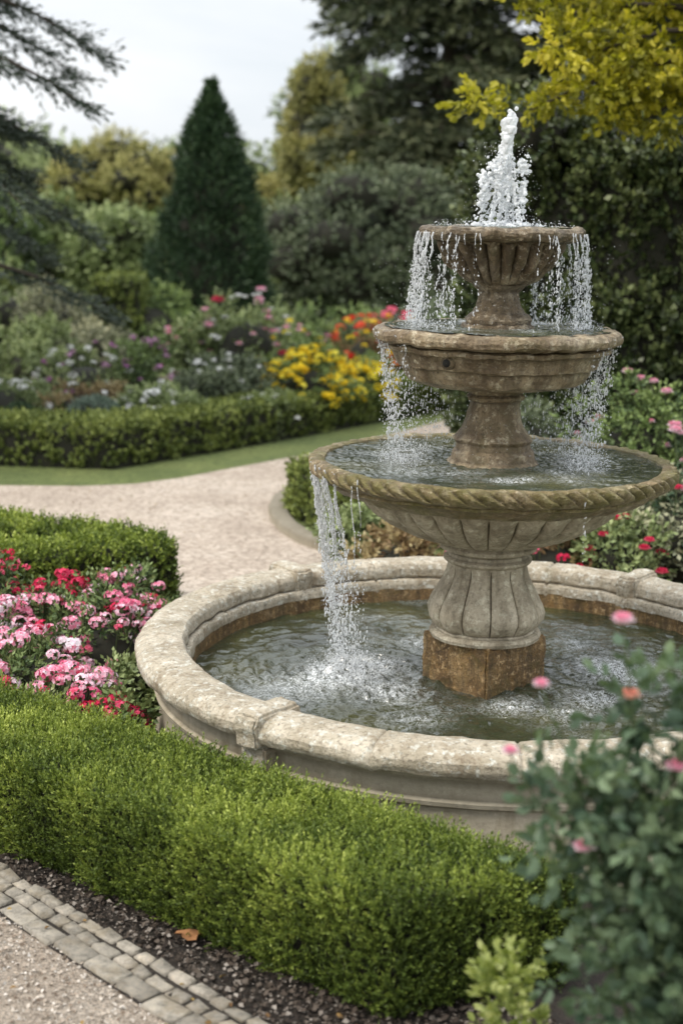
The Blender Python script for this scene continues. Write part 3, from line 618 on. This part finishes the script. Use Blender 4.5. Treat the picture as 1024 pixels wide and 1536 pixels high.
def rope(T,R,Z):
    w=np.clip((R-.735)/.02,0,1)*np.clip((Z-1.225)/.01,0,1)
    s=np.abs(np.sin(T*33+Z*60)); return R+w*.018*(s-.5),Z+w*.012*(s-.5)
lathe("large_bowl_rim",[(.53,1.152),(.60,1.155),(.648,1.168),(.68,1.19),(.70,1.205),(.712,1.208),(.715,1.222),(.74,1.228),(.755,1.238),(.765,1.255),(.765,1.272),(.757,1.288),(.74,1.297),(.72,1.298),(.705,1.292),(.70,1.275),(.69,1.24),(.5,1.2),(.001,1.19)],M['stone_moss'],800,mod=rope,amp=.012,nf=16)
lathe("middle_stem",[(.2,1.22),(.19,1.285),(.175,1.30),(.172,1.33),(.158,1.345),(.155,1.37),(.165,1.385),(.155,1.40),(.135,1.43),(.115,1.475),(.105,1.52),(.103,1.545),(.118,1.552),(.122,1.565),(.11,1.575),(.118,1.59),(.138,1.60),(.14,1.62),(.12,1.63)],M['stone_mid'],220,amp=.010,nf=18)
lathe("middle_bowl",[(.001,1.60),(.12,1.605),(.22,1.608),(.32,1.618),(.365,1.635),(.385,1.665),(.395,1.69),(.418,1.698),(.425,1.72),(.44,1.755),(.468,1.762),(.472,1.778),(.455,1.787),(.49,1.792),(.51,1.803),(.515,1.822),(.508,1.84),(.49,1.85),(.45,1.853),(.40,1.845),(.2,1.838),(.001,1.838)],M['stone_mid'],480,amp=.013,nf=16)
a=math.radians(239); hb=Buf(); 
tube(hb,[[math.cos(a)*q,math.sin(a)*q,1.735] for q in (.39,.43,.452,.456,.452)],[.03,.028,.026,.018,.014],14); hb.make("spout_ring",M['stone_top'],True,F_)
hb=Buf(); tube(hb,[[math.cos(a)*q,math.sin(a)*q,1.735] for q in (.40,.457,.4575)],[.0165,.0165,.001],12); hb.make("spout_shade_plug",plain("spout_painted_shade",(.01,.009,.007)),False,F_)  # solid dark plug: the shade inside the spout is put into its colour
lathe("upper_stem",[(.16,1.835),(.15,1.862),(.135,1.868),(.14,1.885),(.125,1.9),(.105,1.915),(.095,1.94),(.085,1.975),(.083,2.0),(.1,2.015),(.112,2.03),(.1,2.04)],M['stone_top'],200,amp=.016,nf=20)
def rl(T,R,Z):
    w=np.clip((Z-2.03)/.03,0,1)*np.clip((2.2-Z)/.012,0,1); s=np.abs(np.sin(T*12+Z*2))**.6
    return R*(1-.22*(1-s)*w),Z
lathe("upper_bowl",[(.09,2.025),(.115,2.03),(.16,2.05),(.2,2.085),(.235,2.13),(.258,2.17),(.265,2.195),(.262,2.203),(.3,2.206),(.325,2.214),(.338,2.228),(.34,2.243),(.33,2.256),(.305,2.262),(.28,2.258),(.26,2.245),(.001,2.24)],M['stone_top'],480,mod=rl,amp=.018,nf=18)

def water(name,R,z,imp,mat,nr,na,amp=1.,hole=.001,dy=0,fo=1.):
    r=np.linspace(hole,R,nr)[:,None]*np.ones((1,na)); a=np.linspace(0,2*np.pi,na,endpoint=False)[None]*np.ones((nr,1))
    X=(r*np.cos(a)).ravel();Y=(r*np.sin(a)).ravel(); h=np.zeros(X.size); foam=np.zeros(X.size)
    wx=X+.05*fbm(np.stack([X*4,Y*4,X*0],1),2,91); wy=Y+.05*fbm(np.stack([X*4,Y*4,X*0+3],1),2,92)
    for (ix,iy,A,wd,lam) in imp:
        d=np.hypot(wx-ix,wy-iy); h+=A*np.cos(d*2*np.pi/lam+ix*9)*np.exp(-d/(wd*2.2)); foam+=np.exp(-(d/wd)**2)*A*160
    P=np.stack([X,Y,X*0],1)
    w=P+np.stack([fbm(P*3,2,31),fbm(P*3,2,41),X*0],1)*.25
    h+=amp*(.011*fbm(w*np.array([6,10,1]),3,51)+.005*fbm(w*20,2,61)*(.3+np.clip(foam,0,1)))
    foam=foam+fo*.6*np.clip(fbm(w*np.array([4,6,1]),4,71)*2.4-.25,0,1)
    h+=np.clip(foam,0,1)*.012*fbm(P*60,2,81)
    P[:,2]=z+h; P[:,1]+=dy
    i=np.arange(nr-1)[:,None]*na; j=np.arange(na)[None]; j2=(j+1)%na
    Fq=np.stack([i+j,i+na+j,i+na+j2,i+j2],-1).reshape(-1,4)
    mesh_np(name,P,Fq,mat,smooth=True,parent=F_,vattr={'foam':np.clip(foam,0,1.3)})
imp=[(-.60,.05,.009,.16,.075),(-.5,.12,.008,.13,.07),(-.66,-.12,.007,.14,.08),(-.4,-.25,.006,.15,.07),(.1,-.42,.006,.1,.06),(.45,-.3,.006,.12,.07),(.62,.1,.008,.17,.07),(.3,-.5,.004,.1,.06),(-.2,.45,.005,.12,.08),(.5,.5,.004,.1,.08),(-.85,-.25,.004,.2,.1),(-.3,-.6,.003,.12,.08)]
water("basin_water",1.27,.325,imp,M['water'],230,620,1.3,dy=BY,fo=.45)
imp3=[]
for k in range(26):
    a=rng.uniform(0,6.283); r=rng.uniform(.3,.5); imp3.append((r*math.cos(a),r*math.sin(a),.003 if math.cos(a)>0 else .0022,.055,.035))
water("large_bowl_water",.71,1.286,imp3,M['water3'],150,420,.6,.15,fo=.5)
water("middle_bowl_water",.47,1.853,[(.3*math.cos(k),.3*math.sin(k),.003,.05,.03) for k in range(9)],M['water3'],60,240,.4,.1)
water("upper_bowl_water",.3,2.26,[(0,0,.005,.12,.03)],M['water3'],40,160,.4)

# falling water
db=Buf(); sv=Buf()
def drops(P,s,st):
    m=len(P); V=ICO1[0][None]*np.stack([s,s,s*st],1)[:,None,:]+P[:,None,:]
    Fd=ICO1[1][None]+np.arange(m)[:,None,None]*len(ICO1[0])
    db.add(V.reshape(-1,3),Fd.reshape(-1,3))
def stream(a,r0,z0,z1,vo,n_,smin=.0010,smax=.0036,spread=.012,solid=.35,gx=0,gy=0,th=1.):
    t=rng.random(n_)**.9; t=np.sort(t)
    z=z0-(z0-z1)*t; r=r0+vo*t**.6
    x=r*math.cos(a)+gx*t; y=r*math.sin(a)+gy*t
    w=.004*np.sin(t*22+a*40)
    J=rng.normal(0,1,(n_,3))*spread*(.15+t)[:,None]
    P=np.stack([x+w,y,z],1)+J; s=smin+(smax-smin)*rng.random(n_)**3; drops(P,s,1.2+2.5*rng.random(n_))
    if solid>0:
        tt=np.linspace(0,solid,16); rr=r0+vo*tt**.6
        tube(sv,np.stack([rr*math.cos(a)+gx*tt+.004*np.sin(tt*22+a*40),rr*math.sin(a)+gy*tt,z0-(z0-z1)*tt],1),np.linspace(.0026,.0008,16)*(.4+.9*rng.random(16))*th,6)
R=math.radians
for k in range(26): stream(R(rng.uniform(115,242)),.342,2.235,1.86,.03,100,spread=.008,solid=rng.uniform(.0,.35))
for k in range(26): stream(R(rng.uniform(-62,60)),.342,2.235,1.86,.03,100,spread=.008,solid=rng.uniform(.0,.35))
for k in range(6): stream(R(rng.uniform(240,300)),.342,2.235,1.86,.02,22,spread=.006,solid=.1)
for k in range(20): stream(R(rng.uniform(145,220)),.515,1.83,1.29,-.1,85,spread=.022,solid=rng.uniform(-.2,.25))
for k in range(22): stream(R(rng.uniform(-45,38)),.515,1.83,1.29,-.1,105,spread=.024,solid=rng.uniform(-.2,.2))
for k in range(16): stream(R(rng.uniform(95,150)),.515,1.83,1.29,-.17,65,spread=.03,solid=0)
for k in range(16): stream(R(rng.uniform(20,85)),.515,1.83,1.29,-.17,65,spread=.03,solid=0)
for k in range(30): stream(R(rng.uniform(168,211)),.765,1.285,.33,.0,150,.0010,.0042,spread=.016,solid=rng.uniform(.1,.6),gx=.10+.08*rng.random(),gy=.13+.14*rng.random(),th=1.2)
stream(R(219),.765,1.28,.33,0,120,spread=.008,solid=.4,gx=.06,gy=.2); stream(R(222),.765,1.28,.33,0,80,spread=.008,solid=.2,gx=.06,gy=.2)
stream(R(292),.765,1.26,1.0,0,22,spread=.004,solid=.1); 
def splash(c,R_,H,m,s=.003):
    a=rng.random(m)*6.283; r=R_*rng.random(m)**.6; z=H*rng.random(m)**2*(1-r/R_*.6)
    drops(np.stack([c[0]+r*np.cos(a),c[1]+r*np.sin(a),c[2]+z],1),s*(.25+.8*rng.random(m)**2),np.ones(m))
for c in [(-.60,.08,.325),(-.52,.14,.325),(-.6,-.02,.325)]: splash(c,.17,.18,560,.0028)
for c in [(.1,-.42,.325),(.45,-.3,.325),(.62,.1,.325),(-.4,-.25,.325)]: splash(c,.12,.05,140,.002)
for k in range(20):
    a=R(rng.uniform(-45,40)) if k%2 else R(rng.uniform(140,220)); splash((.4*math.cos(a),.4*math.sin(a),1.29),.1,.12,150,.0024)
for k in range(12):
    a=R(rng.uniform(-60,50)) if k%2 else R(rng.uniform(130,230)); splash((.37*math.cos(a),.37*math.sin(a),1.855),.07,.06,80,.0022)
splash((0,0,2.262),.3,.05,500,.003); splash((-.03,0,2.28),.17,.25,260,.0018)
m_=1100; a=rng.random(m_)*6.283; r=rng.uniform(.3,.52,m_); drops(np.stack([r*np.cos(a),r*np.sin(a)*.6,rng.uniform(1.35,2.2,m_)],1),.0007+.0011*rng.random(m_),np.ones(m_))
# jet
jb=Buf()
def froth(P,s):
    m=len(P); V=ICO1[0][None]*s[:,None,None]+P[:,None,:]; Fd=ICO1[1][None]+np.arange(m)[:,None,None]*12; jb.add(V.reshape(-1,3),Fd.reshape(-1,3))
t=np.linspace(0,1,110)
hx=.024-.06*(1-t)**1.2; hz_=2.36+.365*t
wd=.004+.020*np.clip((t-.1)/.5,0,1)*np.clip((1.08-t)/.25,0,1)
froth(np.stack([hx,0*t,hz_],1)+rng.normal(0,1,(110,3))*np.array([.007,.007,.003]),wd*(.65+.5*rng.random(110)))
for k in range(60):
    top=np.array([rng.normal(.012,.012),rng.normal(0,.012),rng.uniform(2.44,2.66)])
    side=rng.choice([-1,1]); foot=np.array([.0+side*abs(rng.normal(.04,.026))*(1.25 if side<0 else 1.1),rng.normal(0,.03),2.262])
    n_=50; tt=np.sort(rng.random(n_)); q=tt**.7
    P=top+(foot-top)*np.stack([q,q,tt**1.15],1)+rng.normal(0,.0018,(n_,3))
    froth(P,(.0024+.0038*rng.random(n_)**2))
def clump(c,s,m): froth(np.array(c)+rng.normal(0,1,(m,3))*np.array(s),.003+.010*rng.random(m)**2)
clump((-.085,0,2.385),(.009,.012,.03),80); clump((-.072,0,2.445),(.011,.012,.018),70); clump((-.045,0,2.50),(.012,.012,.02),45); clump((.072,0,2.50),(.014,.014,.018),80); clump((.082,0,2.42),(.009,.012,.03),80); clump((.076,0,2.34),(.006,.012,.03),30)
froth(np.stack([rng.normal(0,.08,160),rng.normal(0,.06,160),2.262+.016*rng.random(160)],1),.003+.007*rng.random(160))
m_=500; drops(np.stack([rng.normal(0,.06,m_),rng.normal(0,.04,m_),rng.uniform(2.28,2.6,m_)],1),.0008+.0016*rng.random(m_)**2,1+rng.random(m_))
j=jb.make("water_jet",M['drop'],True,F_); md=j.modifiers.new("r",'REMESH'); md.mode='VOXEL'; md.voxel_size=.003; md.use_smooth_shade=True
db.make("water_drops",M['drop'],True,F_); sv.make("water_streams",M['drop'],True,F_)

# ---------------------------------------------------------------- light, sky
sc=bpy.context.scene; w=bpy.data.worlds.new("World"); sc.world=w; w.use_nodes=True; nt=w.node_tree; bg=nt.nodes["Background"]
el=math.radians(52)
dv=Vector((-math.cos(el)*.85,-math.cos(el)*.53,math.sin(el)))
sky=nt.nodes.new("ShaderNodeTexSky"); sky.sky_type='NISHITA'; sky.sun_disc=False; sky.sun_elevation=el; sky.sun_rotation=math.atan2(dv.x,dv.y); sky.air_density=1; sky.dust_density=3
tc=nt.nodes.new("ShaderNodeTexCoord"); mp=nt.nodes.new("ShaderNodeMapping"); mp.inputs["Scale"].default_value=(1,1,3.5); nt.links.new(tc.outputs["Generated"],mp.inputs[0])
cl=noise(nt,2.6,6,.55,mp.outputs[0],.4)
cc=ramp(nt,cl,[(5.4,5.8,6.2),(6.4,6.6,6.8),(7.2,7.2,7.2)],[.35,.52,.68])
col=mix(nt,.9,sky.outputs[0],cc)
sx=nt.nodes.new("ShaderNodeSeparateXYZ"); nt.links.new(tc.outputs["Generated"],sx.inputs[0])
mr=nt.nodes.new("ShaderNodeMapRange"); nt.links.new(sx.outputs[2],mr.inputs[0]); mr.inputs[1].default_value=.2; mr.inputs[2].default_value=1; mr.inputs[3].default_value=.15; mr.inputs[4].default_value=.34
mr.inputs[3].default_value=.148+.012
nt.links.new(col,bg.inputs[0]); nt.links.new(mr.outputs[0],bg.inputs[1])
sun=bpy.data.lights.new("sun",'SUN'); sun.energy=2.3; sun.angle=math.radians(16); sun.color=(1,.93,.82); so=link(bpy.data.objects.new("sun",sun))
so.rotation_euler=dv.to_track_quat('Z','Y').to_euler()
sc.view_settings.view_transform='Standard'; sc.view_settings.look='None'; sc.view_settings.exposure=0

cam=bpy.data.cameras.new("camera"); co=link(bpy.data.objects.new("camera",cam))
cam.sensor_fit='VERTICAL'; cam.sensor_height=36; cam.lens=51.56; cam.clip_end=2000
Rm=Matrix.Rotation(math.pi/2-math.radians(11.51),4,'X')@Matrix.Rotation(math.radians(1.3),4,'Z')
co.matrix_world=Matrix.Translation((0,0,2.3))@Rm
cam.dof.use_dof=True; cam.dof.focus_distance=5.8; cam.dof.aperture_fstop=1.8
sc.camera=co
